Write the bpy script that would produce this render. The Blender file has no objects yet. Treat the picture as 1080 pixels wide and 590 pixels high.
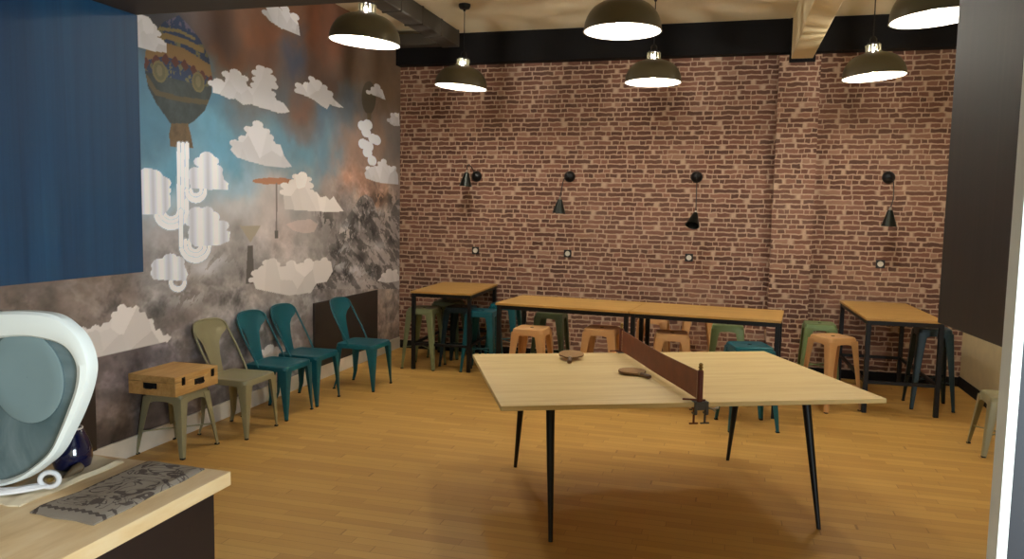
import bpy, bmesh, math, random
import numpy as np
from mathutils import Vector, Matrix
random.seed(7)
S = bpy.context.scene
C = S.collection
PI = math.pi

# ------------------------------------------------------------------ helpers
def lin(c):
    return tuple((v/255/12.92 if v/255 <= .04045 else ((v/255+.055)/1.055)**2.4) for v in c)

def link(o, parent=None):
    C.objects.link(o)
    if parent is not None:
        o.parent = parent
    return o

def obj(name, bm, mat, parent=None, loc=(0, 0, 0), rz=0, smooth=True, bevel=0.0, label=None):
    bmesh.ops.recalc_face_normals(bm, faces=bm.faces)
    me = bpy.data.meshes.new(name)
    bm.to_mesh(me); bm.free()
    if isinstance(mat, (list, tuple)):
        for m_ in mat: me.materials.append(m_)
    else:
        me.materials.append(mat)
    o = bpy.data.objects.new(name, me)
    o.location = loc; o.rotation_euler = (0, 0, rz)
    link(o, parent)
    if smooth:
        me.polygons.foreach_set('use_smooth', [True]*len(me.polygons))
        try:
            me.set_sharp_from_angle(angle=math.radians(38))
        except Exception:
            pass
    if bevel:
        b = o.modifiers.new('bevel', 'BEVEL'); b.width = bevel; b.segments = 2; b.limit_method = 'ANGLE'
        b.harden_normals = False
    if label: o['label'] = label
    return o

def thing(name, label, cat, loc=(0, 0, 0), rz=0, group=None):
    o = bpy.data.objects.new(name, None)
    o.empty_display_size = .1
    o.location = loc; o.rotation_euler = (0, 0, rz)
    link(o)
    return tag(o, label, cat, group)

def tag(o, label, cat, group=None):
    o['label'] = label; o['category'] = cat
    if group: o['group'] = group
    return o

def struct(o):
    o['kind'] = 'structure'
    return o

def dup(root, loc, rz, label, scale=None):
    r = root.copy(); C.objects.link(r); r.location = loc; r.rotation_euler = (0, 0, rz); r['label'] = label
    if scale: r.scale = scale
    for ch in list(root.children):
        c = ch.copy(); C.objects.link(c); c.parent = r
        for g in list(ch.children):
            d = g.copy(); C.objects.link(d); d.parent = c
    return r

def recolour(root, table):
    """table: part kind -> material, set on the object so the mesh stays shared"""
    for ch in root.children:
        for o in [ch]+list(ch.children):
            k = o.name.split('.')[0]
            if k in table and o.type == 'MESH':
                o.material_slots[0].link = 'OBJECT'
                o.material_slots[0].material = table[k]

def box(bm, x0, x1, y0, y1, z0, z1):
    v = [bm.verts.new(p) for p in ((x0,y0,z0),(x1,y0,z0),(x1,y1,z0),(x0,y1,z0),(x0,y0,z1),(x1,y0,z1),(x1,y1,z1),(x0,y1,z1))]
    for f in ((0,3,2,1),(4,5,6,7),(0,1,5,4),(1,2,6,5),(2,3,7,6),(3,0,4,7)):
        bm.faces.new([v[i] for i in f])
    return bm

def loft(bm, loops, cap0=True, cap1=True, closed=True):
    L = [[bm.verts.new(p) for p in lp] for lp in loops]
    n = len(L[0])
    for a, b in zip(L, L[1:]):
        for i in range(n if closed else n-1):
            j = (i+1) % n
            bm.faces.new((a[i], a[j], b[j], b[i]))
    if cap0: bm.faces.new(L[0][::-1])
    if cap1: bm.faces.new(L[-1])
    return bm

def tube(bm, pts, r, seg=8, closed=False):
    pts = [Vector(p) for p in pts]
    rs = r if isinstance(r, (list, tuple)) else [r]*len(pts)
    loops = []; n = len(pts); prev = None
    for i, p in enumerate(pts):
        if closed: t = (pts[(i+1) % n]-pts[i-1])
        else: t = pts[min(i+1, n-1)]-pts[max(i-1, 0)]
        t.normalize()
        if prev is None:
            a = Vector((0, 0, 1)) if abs(t.z) < .9 else Vector((1, 0, 0))
            u = t.cross(a).normalized()
        else:
            u = (prev-t*prev.dot(t)).normalized()
        prev = u; w = t.cross(u)
        loops.append([p+(u*math.cos(2*PI*k/seg)+w*math.sin(2*PI*k/seg))*rs[i] for k in range(seg)])
    if closed:
        loops.append(loops[0])
        return loft(bm, loops, False, False)
    return loft(bm, loops)

def lathe(bm, prof, seg=32, c=(0, 0, 0), axis='z', cap=False):
    loops = []
    for r, z in prof:
        lp = []
        for k in range(seg):
            a = 2*PI*k/seg
            if axis == 'z': p = (c[0]+r*math.cos(a), c[1]+r*math.sin(a), c[2]+z)
            elif axis == 'y': p = (c[0]+r*math.cos(a), c[1]+z, c[2]+r*math.sin(a))
            else: p = (c[0]+z, c[1]+r*math.cos(a), c[2]+r*math.sin(a))
            lp.append(p)
        loops.append(lp)
    return loft(bm, loops, cap, cap)

def catmull(pts, n=6, closed=False):
    P = [Vector(p) for p in pts]; out = []; m = len(P)
    rng = range(m) if closed else range(m-1)
    for i in rng:
        if closed: a, b, c, d = P[i-1], P[i], P[(i+1) % m], P[(i+2) % m]
        else: a, b, c, d = P[max(i-1, 0)], P[i], P[i+1], P[min(i+2, m-1)]
        for k in range(n):
            t = k/n
            out.append(.5*((2*b)+(c-a)*t+(2*a-5*b+4*c-d)*t*t+(3*b-a-3*c+d)*t**3))
    if not closed: out.append(P[-1])
    return out

# ------------------------------------------------------------------ materials
class NT:
    def __init__(s, name):
        s.m = bpy.data.materials.new(name); s.m.use_nodes = True
        s.t = s.m.node_tree; s.b = s.t.nodes['Principled BSDF']
    def n(s, typ, **kw):
        x = s.t.nodes.new(typ)
        for k, v in kw.items(): setattr(x, k, v)
        return x
    def l(s, a, b): s.t.links.new(a, b)
    def val(s, inp, v):
        if hasattr(v, 'links') or hasattr(v, 'is_output'): s.l(v, inp)
        else: inp.default_value = v
    def math(s, op, a, b=None, c=None, clamp=False):
        x = s.n('ShaderNodeMath', operation=op); x.use_clamp = clamp
        s.val(x.inputs[0], a)
        if b is not None: s.val(x.inputs[1], b)
        if c is not None: s.val(x.inputs[2], c)
        return x.outputs[0]
    def coord(s, scale=(1, 1, 1)):
        tc = s.n('ShaderNodeTexCoord'); mp = s.n('ShaderNodeMapping')
        mp.inputs['Scale'].default_value = scale
        s.l(tc.outputs['Object'], mp.inputs['Vector']); return mp.outputs[0]
    def noise(s, vec, scale, detail=4, rough=.55, dist=0):
        x = s.n('ShaderNodeTexNoise'); s.l(vec, x.inputs['Vector'])
        x.inputs['Scale'].default_value = scale; x.inputs['Detail'].default_value = detail
        x.inputs['Roughness'].default_value = rough; x.inputs['Distortion'].default_value = dist
        return x.outputs[0]
    def ramp(s, fac, stops):
        r = s.n('ShaderNodeValToRGB'); s.val(r.inputs[0], fac)
        e = r.color_ramp.elements
        while len(e) < len(stops): e.new(.5)
        for el, (p, c) in zip(e, stops):
            el.position = p; el.color = (*lin(c), 1)
        return r.outputs[0]
    def mix(s, fac, a, b, mode='MIX'):
        x = s.n('ShaderNodeMix', data_type='RGBA', blend_type=mode)
        s.val(x.inputs[0], fac)
        for i, v in ((6, a), (7, b)):
            if isinstance(v, tuple): x.inputs[i].default_value = (*v, 1)
            else: s.l(v, x.inputs[i])
        return x.outputs[2]
    def bump(s, h, strength=.3, dist=.01):
        b = s.n('ShaderNodeBump'); b.inputs['Strength'].default_value = strength
        b.inputs['Distance'].default_value = dist
        s.l(h, b.inputs['Height']); s.l(b.outputs[0], s.b.inputs['Normal'])
    def set(s, **kw):
        for k, v in kw.items():
            s.val(s.b.inputs[k.replace('_', ' ')], v)
        return s

def plain(name, rgb, rough=.5, metal=0, var=.12, nscale=9, bump=0, spec=.5, coat=0):
    """painted / moulded surface with a faint procedural mottling"""
    t = NT(name); v = t.coord()
    n = t.noise(v, nscale, 3)
    c = lin(rgb)
    col = t.mix(n, tuple(x*(1-var) for x in c), tuple(min(1, x*(1+var)) for x in c))
    t.l(col, t.b.inputs['Base Color'])
    t.set(Roughness=rough, Metallic=metal)
    t.b.inputs['Specular IOR Level'].default_value = spec
    if coat: t.b.inputs['Coat Weight'].default_value = coat
    if bump: t.bump(t.noise(v, 120, 2), bump, .002)
    return t.m

def wood(name, dark, mid, light, scale=(1, 12, 12), rough=.45, plank=None):
    t = NT(name); v = t.coord(scale)
    n1 = t.noise(v, 1.6, 5, .6, .6); n2 = t.noise(v, 7, 3, .5)
    f = t.math('ADD', t.math('MULTIPLY', n1, .75), t.math('MULTIPLY', n2, .25))
    col = t.ramp(f, [(.3, dark), (.5, mid), (.72, light)])
    t.l(col, t.b.inputs['Base Color']); t.set(Roughness=rough)
    t.bump(n2, .05, .001)
    return t.m

def emission(name, rgb, strength):
    t = NT(name); t.b.inputs['Base Color'].default_value = (*lin(rgb), 1)
    t.b.inputs['Emission Color'].default_value = (*lin(rgb), 1)
    t.b.inputs['Emission Strength'].default_value = strength
    return t.m

def cells(t, u, w, roww, len_, jitter_seed, lenvar=.5):
    """running bond: returns (random per cell, mask inside cell u, mask in w)"""
    wr = t.math('DIVIDE', w, roww); row = t.math('FLOOR', wr); fw = t.math('FRACT', wr)
    wn = t.n('ShaderNodeTexWhiteNoise', noise_dimensions='1D'); t.l(t.math('ADD', row, jitter_seed), wn.inputs['W'])
    sep = t.n('ShaderNodeSeparateColor'); t.l(wn.outputs['Color'], sep.inputs[0])
    sc = t.math('ADD', 1-lenvar/2, t.math('MULTIPLY', sep.outputs[0], lenvar))
    uu = t.math('ADD', t.math('DIVIDE', t.math('MULTIPLY', u, sc), len_), t.math('MULTIPLY', sep.outputs[1], 37.))
    # uneven lengths along the row
    uu = t.math('ADD', uu, t.math('MULTIPLY', t.math('SINE', t.math('ADD', t.math('MULTIPLY', uu, 2.3), t.math('MULTIPLY', row, 1.7))), .32))
    cell = t.math('FLOOR', uu); fu = t.math('FRACT', uu)
    cmb = t.n('ShaderNodeCombineXYZ'); t.l(cell, cmb.inputs[0]); t.l(row, cmb.inputs[1])
    w2 = t.n('ShaderNodeTexWhiteNoise', noise_dimensions='2D'); t.l(cmb.outputs[0], w2.inputs['Vector'])
    return w2, fu, fw, row

def edge(t, f, width, soft):
    """1 inside, 0 in the joint"""
    d = t.math('MINIMUM', f, t.math('SUBTRACT', 1., f))
    return t.math('DIVIDE', t.math('SUBTRACT', d, width), soft, clamp=True)

def brick_material():
    t = NT('red_brick_wallcovering')
    tc = t.n('ShaderNodeTexCoord')
    nz = t.n('ShaderNodeTexNoise'); t.l(tc.outputs['Object'], nz.inputs['Vector']); nz.inputs['Scale'].default_value = 13; nz.inputs['Detail'].default_value = 3
    s2 = t.n('ShaderNodeSeparateColor'); t.l(nz.outputs['Color'], s2.inputs[0])
    sep = t.n('ShaderNodeSeparateXYZ'); t.l(tc.outputs['Object'], sep.inputs[0])
    u = t.math('ADD', sep.outputs[0], t.math('MULTIPLY', t.math('SUBTRACT', s2.outputs[0], .5), .03))
    w = t.math('ADD', sep.outputs[2], t.math('MULTIPLY', t.math('SUBTRACT', s2.outputs[1], .5), .032))
    w2, fu, fw, row = cells(t, u, w, .0545, .118, 3.3, .7)
    mu = edge(t, fu, .035, .06); mw = edge(t, fw, .075, .11)
    mask = t.math('MULTIPLY', mu, mw)
    rnd = w2.outputs['Value']
    fine = t.noise(tc.outputs['Object'], 45, 4, .7)
    big = t.noise(tc.outputs['Object'], 1.1, 3)
    bc = t.ramp(rnd, [(0, (64, 32, 24)), (.4, (90, 50, 38)), (.7, (108, 66, 52)), (.9, (132, 90, 74)), (1, (158, 122, 104))])
    bc = t.mix(t.math('MULTIPLY', fine, .30), bc, lin((156, 118, 98)))
    mc = t.mix(fine, lin((168, 140, 118)), lin((206, 178, 156)))
    wash = t.math('MULTIPLY', t.math('SUBTRACT', big, .42, clamp=True), .7)
    bc = t.mix(wash, bc, lin((178, 140, 120)))
    col = t.mix(mask, mc, bc)
    t.l(col, t.b.inputs['Base Color']); t.set(Roughness=.85)
    t.bump(mask, .35, .006)
    return t.m

def floor_material():
    t = NT('oak_plank_floor')
    tc = t.n('ShaderNodeTexCoord'); sep = t.n('ShaderNodeSeparateXYZ'); t.l(tc.outputs['Object'], sep.inputs[0])
    w2, fu, fw, row = cells(t, sep.outputs[0], sep.outputs[1], .075, .62, 1.2, .5)
    mu = edge(t, fu, .001, .003); mw = edge(t, fw, .006, .02)
    mask = t.math('MULTIPLY', mu, mw)
    mp = t.n('ShaderNodeMapping'); t.l(tc.outputs['Object'], mp.inputs[0]); mp.inputs['Scale'].default_value = (1.2, 14, 1)
    g = t.noise(mp.outputs[0], 2.2, 5, .6, .5)
    g2 = t.noise(tc.outputs['Object'], .9, 2)
    f = t.math('ADD', t.math('MULTIPLY', w2.outputs['Value'], .5), t.math('MULTIPLY', g, .5))
    col = t.ramp(f, [(.12, (182, 138, 70)), (.5, (200, 156, 82)), (.9, (214, 172, 96))])
    col = t.mix(t.math('MULTIPLY', g2, .25), col, lin((188, 144, 74)))
    col = t.mix(mask, lin((160, 118, 60)), col)
    t.l(col, t.b.inputs['Base Color'])
    t.set(Roughness=t.math('ADD', .38, t.math('MULTIPLY', g, .16)))
    t.b.inputs['Specular IOR Level'].default_value = .35
    return t.m

# ------------------------------------------------------------------ the room (metres; camera stands at x=0, y=0)
XL, XR, YB, H = -4.037, 2.425, 9.19, 3.885
YK = 2.2            # where the kitchen opening ends

BRICK = brick_material()
OAKFLOOR = floor_material()
CREAM = plain('cream_wall_paint', (214, 200, 160), .8)
CEIL = plain('ceiling_paint', (218, 206, 176), .85, var=.06, nscale=2)
BLACKPAINT = plain('black_paint', (15, 13, 15), .8, spec=.25)
DARKBROWN = plain('dark_brown_panel', (50, 40, 34), .6)
WHITEPAINT = plain('white_skirting_paint', (226, 218, 206), .5)
BEAMPAINT = plain('cream_beam_paint', (212, 194, 152), .75, var=.05)
BLACKSTEEL = plain('black_steel', (16, 16, 20), .45, .3)
GREYSTEEL = plain('dark_grey_steel', (74, 68, 60), .6, .2)

struct(obj('floor', box(bmesh.new(), XL-.1, XR+.1, -1.6, YB+.1, -.1, 0), OAKFLOOR, smooth=False))
struct(obj('ceiling', box(bmesh.new(), XL-.1, XR+.1, -1.6, YB+.1, H, H+.1), CEIL, smooth=False))
struct(obj('wall_back', box(bmesh.new(), XL-.1, XR+.1, YB, YB+.1, 0, H), BRICK, smooth=False))
struct(obj('wall_right', box(bmesh.new(), XR, XR+.1, -1.6, YB, 0, H), CREAM, smooth=False))
struct(obj('wall_front', box(bmesh.new(), XL-.1, XR+.1, -1.7, -1.6, 0, H), CREAM, smooth=False))
struct(obj('wall_pillar', box(bmesh.new(), .44, .86, YB-.15, YB, 0, 3.5), BRICK, smooth=False))
struct(obj('baseboard_left', box(bmesh.new(), XL, XL+.018, -1.6, YB-.016, 0, .14), WHITEPAINT, smooth=False, bevel=.003))
struct(obj('baseboard_back', box(bmesh.new(), XL+.018, .44, YB-.016, YB, 0, .10), BLACKPAINT, smooth=False, bevel=.003))
struct(obj('baseboard_back_right', box(bmesh.new(), .86, XR-.016, YB-.016, YB, 0, .10), BLACKPAINT, smooth=False, bevel=.003))
struct(obj('baseboard_pillar', box(bmesh.new(), .43, .87, YB-.166, YB-.15, 0, .10), BLACKPAINT, smooth=False, bevel=.003))
struct(obj('baseboard_right', box(bmesh.new(), XR-.016, XR, -1.6, YB, 0, .11), BLACKPAINT, smooth=False, bevel=.003))
# black beam against the top of the brick wall
struct(obj('trim_1', box(bmesh.new(), XL, XR, YB-.15, YB, 3.53, H), BLACKPAINT, smooth=False, bevel=.006))
# black bracket and cream boxed beam running from the pillar to the kitchen
struct(obj('trim_2', box(bmesh.new(), .535, .80, YB-.17, YB-.15, 3.42, H), BLACKPAINT, smooth=False))
struct(obj('trim_3', box(bmesh.new(), .555, .775, YK, YB-.17, 3.455, H), BEAMPAINT, smooth=False, bevel=.008))
# dark soffit over the kitchen
struct(obj('trim_4', box(bmesh.new(), XL, XR, -1.6, YK, 2.41, H), DARKBROWN, smooth=False, bevel=.004))

# ---- printed wallpaper on the left wall (flat print, evaluated in metres on the wall)
PEAK = [(6.943,0.965),(7.228,1.233),(7.47,1.35),(7.638,1.588),(7.88,1.752),(8.087,1.902),(8.23,1.937),(8.404,1.886),(8.559,1.709),(8.692,1.549),(8.882,1.708),(9.078,1.874),(9.224,1.924),(9.241,0.749)]
CLOUDS = [[(4.697,3.092),(4.739,3.093),(4.776,3.057),(4.84,3.026),(4.864,2.968),(4.958,2.969),(4.964,2.897),(4.835,2.881),(4.69,2.879),(4.621,2.892),(4.628,3.084)],[(5.485,2.766),(5.568,2.789),(5.634,2.769),(5.671,2.868),(5.793,2.899),(5.919,2.877),(5.972,2.788),(6.067,2.781),(6.089,2.949),(6.168,2.996),(6.288,3.006),(6.36,2.881),(6.319,2.897),(6.33,2.808),(6.413,2.751),(6.52,2.742),(6.629,2.673),(6.54,2.65),(6.432,2.637),(6.307,2.645),(6.323,2.647),(6.161,2.649),(6.007,2.662),(5.895,2.641),(5.788,2.676),(5.7,2.664),(5.599,2.681),(5.483,2.685)],[(5.707,2.248),(5.774,2.317),(5.908,2.36),(5.965,2.454),(6.107,2.51),(6.237,2.466),(6.311,2.363),(6.466,2.35),(6.529,2.25),(6.659,2.161),(6.527,2.145),(6.217,2.145),(5.959,2.17),(5.797,2.192)],[(6.241,3.499),(6.322,3.552),(6.425,3.566),(6.489,3.559),(6.554,3.614),(6.61,3.576),(6.73,3.582),(6.789,3.524),(6.82,3.411),(6.706,3.411),(6.486,3.409),(6.3,3.435),(6.24,3.466)],[(6.768,2.896),(6.792,2.948),(6.958,2.973),(7.032,3.052),(7.157,3.03),(7.286,3.011),(7.392,2.962),(7.474,2.908),(7.699,2.845),(7.501,2.833),(7.392,2.845),(7.338,2.786),(7.207,2.808),(7.08,2.842),(6.933,2.859),(6.814,2.866)],[(6.499,1.928),(6.531,1.989),(6.688,2.019),(6.726,2.081),(6.853,2.1),(6.964,2.067),(6.997,1.941),(7.123,1.932),(7.2,1.881),(7.306,1.897),(7.387,1.858),(7.469,1.9),(7.553,1.834),(7.697,1.739),(7.386,1.733),(7.02,1.742),(6.527,1.756)],[(5.995,1.146),(6.053,1.201),(6.171,1.226),(6.217,1.284),(6.309,1.287),(6.386,1.256),(6.482,1.205),(6.631,1.245),(6.82,1.22),(6.946,1.25),(7.113,1.23),(7.268,1.245),(7.408,1.212),(7.448,1.109),(7.326,1.009),(7.111,1.007),(6.998,0.921),(6.593,0.934),(6.273,1.001),(6.05,1.049)],[(8.192,2.177),(8.29,2.241),(8.494,2.252),(8.598,2.318),(8.706,2.349),(8.853,2.287),(9.005,2.286),(9.123,2.207),(9.14,2.079),(8.781,2.076),(8.495,2.087),(8.224,2.121)],[(8.538,0.912),(8.717,0.976),(8.866,1.012),(9.059,0.999),(9.18,0.924),(9.181,0.858),(8.793,0.866)],[(8.286,3.107),(8.42,3.156),(8.522,3.201),(8.663,3.177),(8.75,3.075),(8.558,3.079),(8.386,3.084)],[(8.848,2.853),(8.959,2.927),(9.152,2.966),(9.17,2.81),(8.999,2.792),(8.87,2.809)],[(4.114,0.967),(4.217,0.961),(4.309,0.96),(4.391,1.035),(4.457,1.07),(4.59,1.054),(4.649,0.996),(4.657,0.963),(4.728,0.941),(4.766,0.903),(4.78,0.862),(4.826,0.868),(4.862,0.81),(4.91,0.816),(4.948,0.783),(4.908,0.756),(4.74,0.763),(4.462,0.758),(4.209,0.758),(4.106,0.756),(4.006,0.762),(4.014,0.967)],[(6.128,0.472),(6.249,0.495),(6.438,0.436),(6.603,0.381),(6.502,0.325),(6.186,0.365)]]
PAPER = [[(4.64,2.004),(4.742,2.018),(4.794,2.002),(4.818,1.957),(4.886,1.96),(4.911,1.904),(4.965,1.858),(4.971,1.772),(4.891,1.705),(4.758,1.715),(4.63,1.715)],[(5.185,1.971),(5.231,2.033),(5.278,2.045),(5.317,2.137),(5.406,2.178),(5.486,2.159),(5.518,2.088),(5.584,2.071),(5.616,1.999),(5.674,1.969),(5.666,1.916),(5.431,1.909),(5.274,1.915),(5.198,1.913)],[(5.159,1.575),(5.206,1.674),(5.269,1.734),(5.395,1.751),(5.459,1.703),(5.507,1.651),(5.59,1.633),(5.617,1.586),(5.692,1.563),(5.673,1.488),(5.552,1.46),(5.231,1.463),(5.172,1.505)],[(4.749,1.268),(4.824,1.3),(4.853,1.355),(4.951,1.397),(5.021,1.364),(5.048,1.323),(5.121,1.299),(5.149,1.247),(5.118,1.199),(4.769,1.238)]]
TUBES = [[(5.075,2.237),(5.06,1.734),(5.057,1.719),(5.048,1.705),(5.034,1.693),(5.016,1.683),(4.995,1.678),(4.973,1.676),(4.952,1.678),(4.932,1.684),(4.915,1.693),(4.902,1.705),(4.894,1.719),(4.892,1.733)],[(5.119,2.241),(5.104,1.734),(5.099,1.711),(5.085,1.69),(5.064,1.672),(5.037,1.658),(5.005,1.65),(4.972,1.647),(4.94,1.65),(4.91,1.659),(4.885,1.673),(4.866,1.691),(4.855,1.711),(4.851,1.733)],[(5.166,2.245),(5.151,1.734),(5.144,1.703),(5.125,1.674),(5.096,1.649),(5.059,1.631),(5.016,1.62),(4.972,1.616),(4.928,1.621),(4.888,1.633),(4.854,1.652),(4.829,1.676),(4.813,1.704),(4.809,1.733)],[(5.323,1.896),(5.321,1.886),(5.314,1.876),(5.304,1.867),(5.291,1.861),(5.276,1.856),(5.26,1.854),(5.244,1.856),(5.23,1.859),(5.217,1.865),(5.208,1.873),(5.202,1.883),(5.2,1.893)],[(5.373,1.898),(5.369,1.878),(5.357,1.861),(5.339,1.845),(5.315,1.833),(5.288,1.825),(5.259,1.822),(5.231,1.824),(5.205,1.831),(5.183,1.842),(5.166,1.857),(5.156,1.873),(5.153,1.892)],[(5.309,1.501),(5.308,1.46),(5.306,1.448),(5.298,1.438),(5.287,1.429),(5.273,1.423),(5.256,1.419),(5.239,1.418),(5.222,1.421),(5.206,1.426),(5.192,1.433),(5.182,1.443),(5.175,1.454),(5.173,1.465),(5.175,1.505)],[(5.36,1.499),(5.359,1.458),(5.354,1.438),(5.342,1.419),(5.322,1.404),(5.297,1.393),(5.268,1.387),(5.238,1.386),(5.208,1.39),(5.181,1.399),(5.157,1.412),(5.14,1.429),(5.129,1.448),(5.126,1.467),(5.127,1.507)],[(5.414,1.497),(5.413,1.455),(5.407,1.426),(5.388,1.4),(5.36,1.378),(5.323,1.362),(5.281,1.353),(5.237,1.351),(5.194,1.358),(5.154,1.371),(5.121,1.39),(5.096,1.414),(5.08,1.441),(5.076,1.469),(5.077,1.509)],[(5.109,1.19),(5.106,1.176),(5.097,1.164),(5.085,1.154),(5.068,1.147),(5.049,1.143),(5.029,1.144),(5.009,1.147),(4.99,1.154),(4.975,1.164),(4.963,1.176),(4.956,1.189),(4.953,1.203)],[(5.084,1.734),(5.076,1.479)]]
BALLOON = [(5.103,3.197),(4.935,3.111),(4.812,2.985),(4.744,2.863),(4.728,2.753),(4.762,2.616),(4.836,2.517),(4.968,2.404),(4.995,2.378),(5.182,2.398),(5.258,2.436),(5.384,2.53),(5.467,2.662),(5.486,2.806),(5.442,2.959),(5.336,3.076),(5.203,3.154)]
NECK = [(4.995,2.388),(5.182,2.408),(5.21,2.333),(5.237,2.227),(4.976,2.216),(4.97,2.31)]
BANDS = {'g1':[(4.812,2.966),(4.959,3.016),(5.156,3.019),(5.365,2.994)],'g2':[(4.744,2.854),(4.929,2.918),(5.153,2.914),(5.471,2.844)],'g3':[(4.744,2.685),(4.839,2.591),(5.085,2.579),(5.449,2.599)],'g0':[(4.88,3.053),(5.1,3.083),(5.275,3.063)],'medal':[(4.883,2.748),(5.312,2.738)]}
MISC = {'funnel':[(5.819,1.615),(6.131,1.61),(5.976,1.462)],'stem':[(5.934,1.441),(6.01,1.438),(6.027,1.1),(5.901,1.106)],'disc':[(6.691,2.028),(6.675,2.018),(6.627,2.008),(6.553,1.998),(6.46,1.99),(6.36,1.985),(6.259,1.982),(6.168,1.982),(6.094,1.985),(6.041,1.99),(6.015,1.998),(6.016,2.006),(6.044,2.016),(6.098,2.025),(6.174,2.033),(6.266,2.041),(6.366,2.045),(6.467,2.048),(6.558,2.047),(6.63,2.043),(6.677,2.036)],'cord':[(6.392,1.984),(6.386,1.558)],'weight':[(6.356,1.559),(6.416,1.558),(6.415,1.486),(6.355,1.488)],'sball':[(8.488,3.063),(8.477,2.996),(8.444,2.934),(8.394,2.885),(8.332,2.855),(8.268,2.848),(8.208,2.863),(8.16,2.899),(8.129,2.951),(8.118,3.013),(8.129,3.078),(8.161,3.138),(8.209,3.186),(8.269,3.217),(8.334,3.226),(8.395,3.213),(8.445,3.177),(8.478,3.124)],'sneck':[(8.254,2.858),(8.367,2.871),(8.354,2.776),(8.275,2.767)],'puffs':[(8.145,2.701),(8.275,2.73),(8.236,2.639),(8.409,2.582),(8.158,2.502),(8.302,2.485),(8.505,2.576),(8.256,2.487),(8.269,2.415),(8.39,2.329)],'haze':[(6.539,1.616),(6.73,1.65),(6.995,1.661),(7.146,1.607),(7.069,1.531),(6.871,1.523),(6.682,1.552)]}
COLS = [(4.908,3.058,60,62,68),(4.793,2.501,70,110,130),(4.926,2.036,82,130,150),(5.688,3.079,105,72,52),(5.391,3.238,85,70,65),(6.093,3.321,112,70,45),(6.547,3.506,105,68,45),(6.016,2.944,100,66,48),(5.555,2.677,70,110,130),(5.545,2.297,88,135,155),(5.727,1.959,140,165,175),(6.706,3.238,55,62,78),(6.457,2.806,80,85,90),(6.837,2.77,105,75,58),(6.783,2.539,100,90,85),(6.531,2.382,92,130,148),(7.059,3.626,110,66,42),(7.34,3.503,100,62,42),(7.338,3.17,80,60,48),(7.97,3.33,88,68,50),(8.573,3.327,95,75,55),(8.978,3.166,98,78,58),(7.858,2.905,82,92,100),(7.238,2.633,75,100,118),(7.333,2.306,90,120,135),(6.866,2.228,92,130,145),(7.97,2.35,128,104,90),(8.45,2.656,122,100,84),(7.858,2.032,150,112,90),(8.206,1.99,148,112,92),(7.432,1.968,140,125,115),(8.845,2.581,105,100,95),(8.906,2.01,130,115,105),(8.584,1.833,150,115,90),(4.919,1.791,150,170,178),(4.861,1.547,150,145,142),(4.754,1.274,130,125,120),(5.787,1.721,175,172,168),(5.525,1.45,165,160,155),(6.518,1.498,175,160,150),(7.041,1.578,150,142,135),(6.285,1.721,178,168,160),(7.858,1.668,120,112,106),(7.971,1.349,110,104,98),(8.457,1.441,135,126,118),(8.856,1.546,125,118,110),(9.0,1.189,140,130,122),(7.428,1.271,120,114,108),(7.637,0.951,125,118,112),(8.592,0.752,140,125,112),(5.776,1.196,130,124,118),(5.279,1.159,120,112,105),(4.221,1.189,105,92,82),(4.469,1.065,95,85,78),(3.71,1.183,112,100,90),(3.917,1.189,110,98,88),(5.05,0.96,110,100,94),(5.511,0.903,125,118,112),(6.046,0.837,140,132,125),(6.508,0.78,130,122,115),(7.426,0.869,132,122,115),(4.276,0.472,90,80,78),(4.35,0.188,75,62,52),(4.722,0.298,80,70,64),(5.378,0.453,105,98,98),(4.638,0.666,92,86,88),(5.896,0.436,120,112,108),(6.339,0.265,125,115,110),(7.031,0.423,115,105,100),(8.595,0.348,140,122,108),(8.922,0.601,150,135,120),(5.135,0.083,95,80,70),(5.621,0.161,100,92,88)]
CRAGS = [(8.207,1.828),(8.041,1.646),(8.28,1.687),(7.903,1.458),(7.681,1.515),(8.583,1.889),(8.381,1.499),(7.532,1.317),(8.136,1.234),(8.936,1.895),(8.799,1.662),(7.428,1.121),(7.13,0.996),(7.746,1.046),(8.913,1.369),(8.459,1.048),(7.329,1.622),(7.232,1.788)]
SNOW = [(7.813,1.564),(7.681,1.341),(7.595,1.16),(7.972,1.083),(8.588,1.324),(8.209,0.989),(8.455,1.72),(5.34,1.268),(5.497,1.334),(5.163,1.058)]


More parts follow.
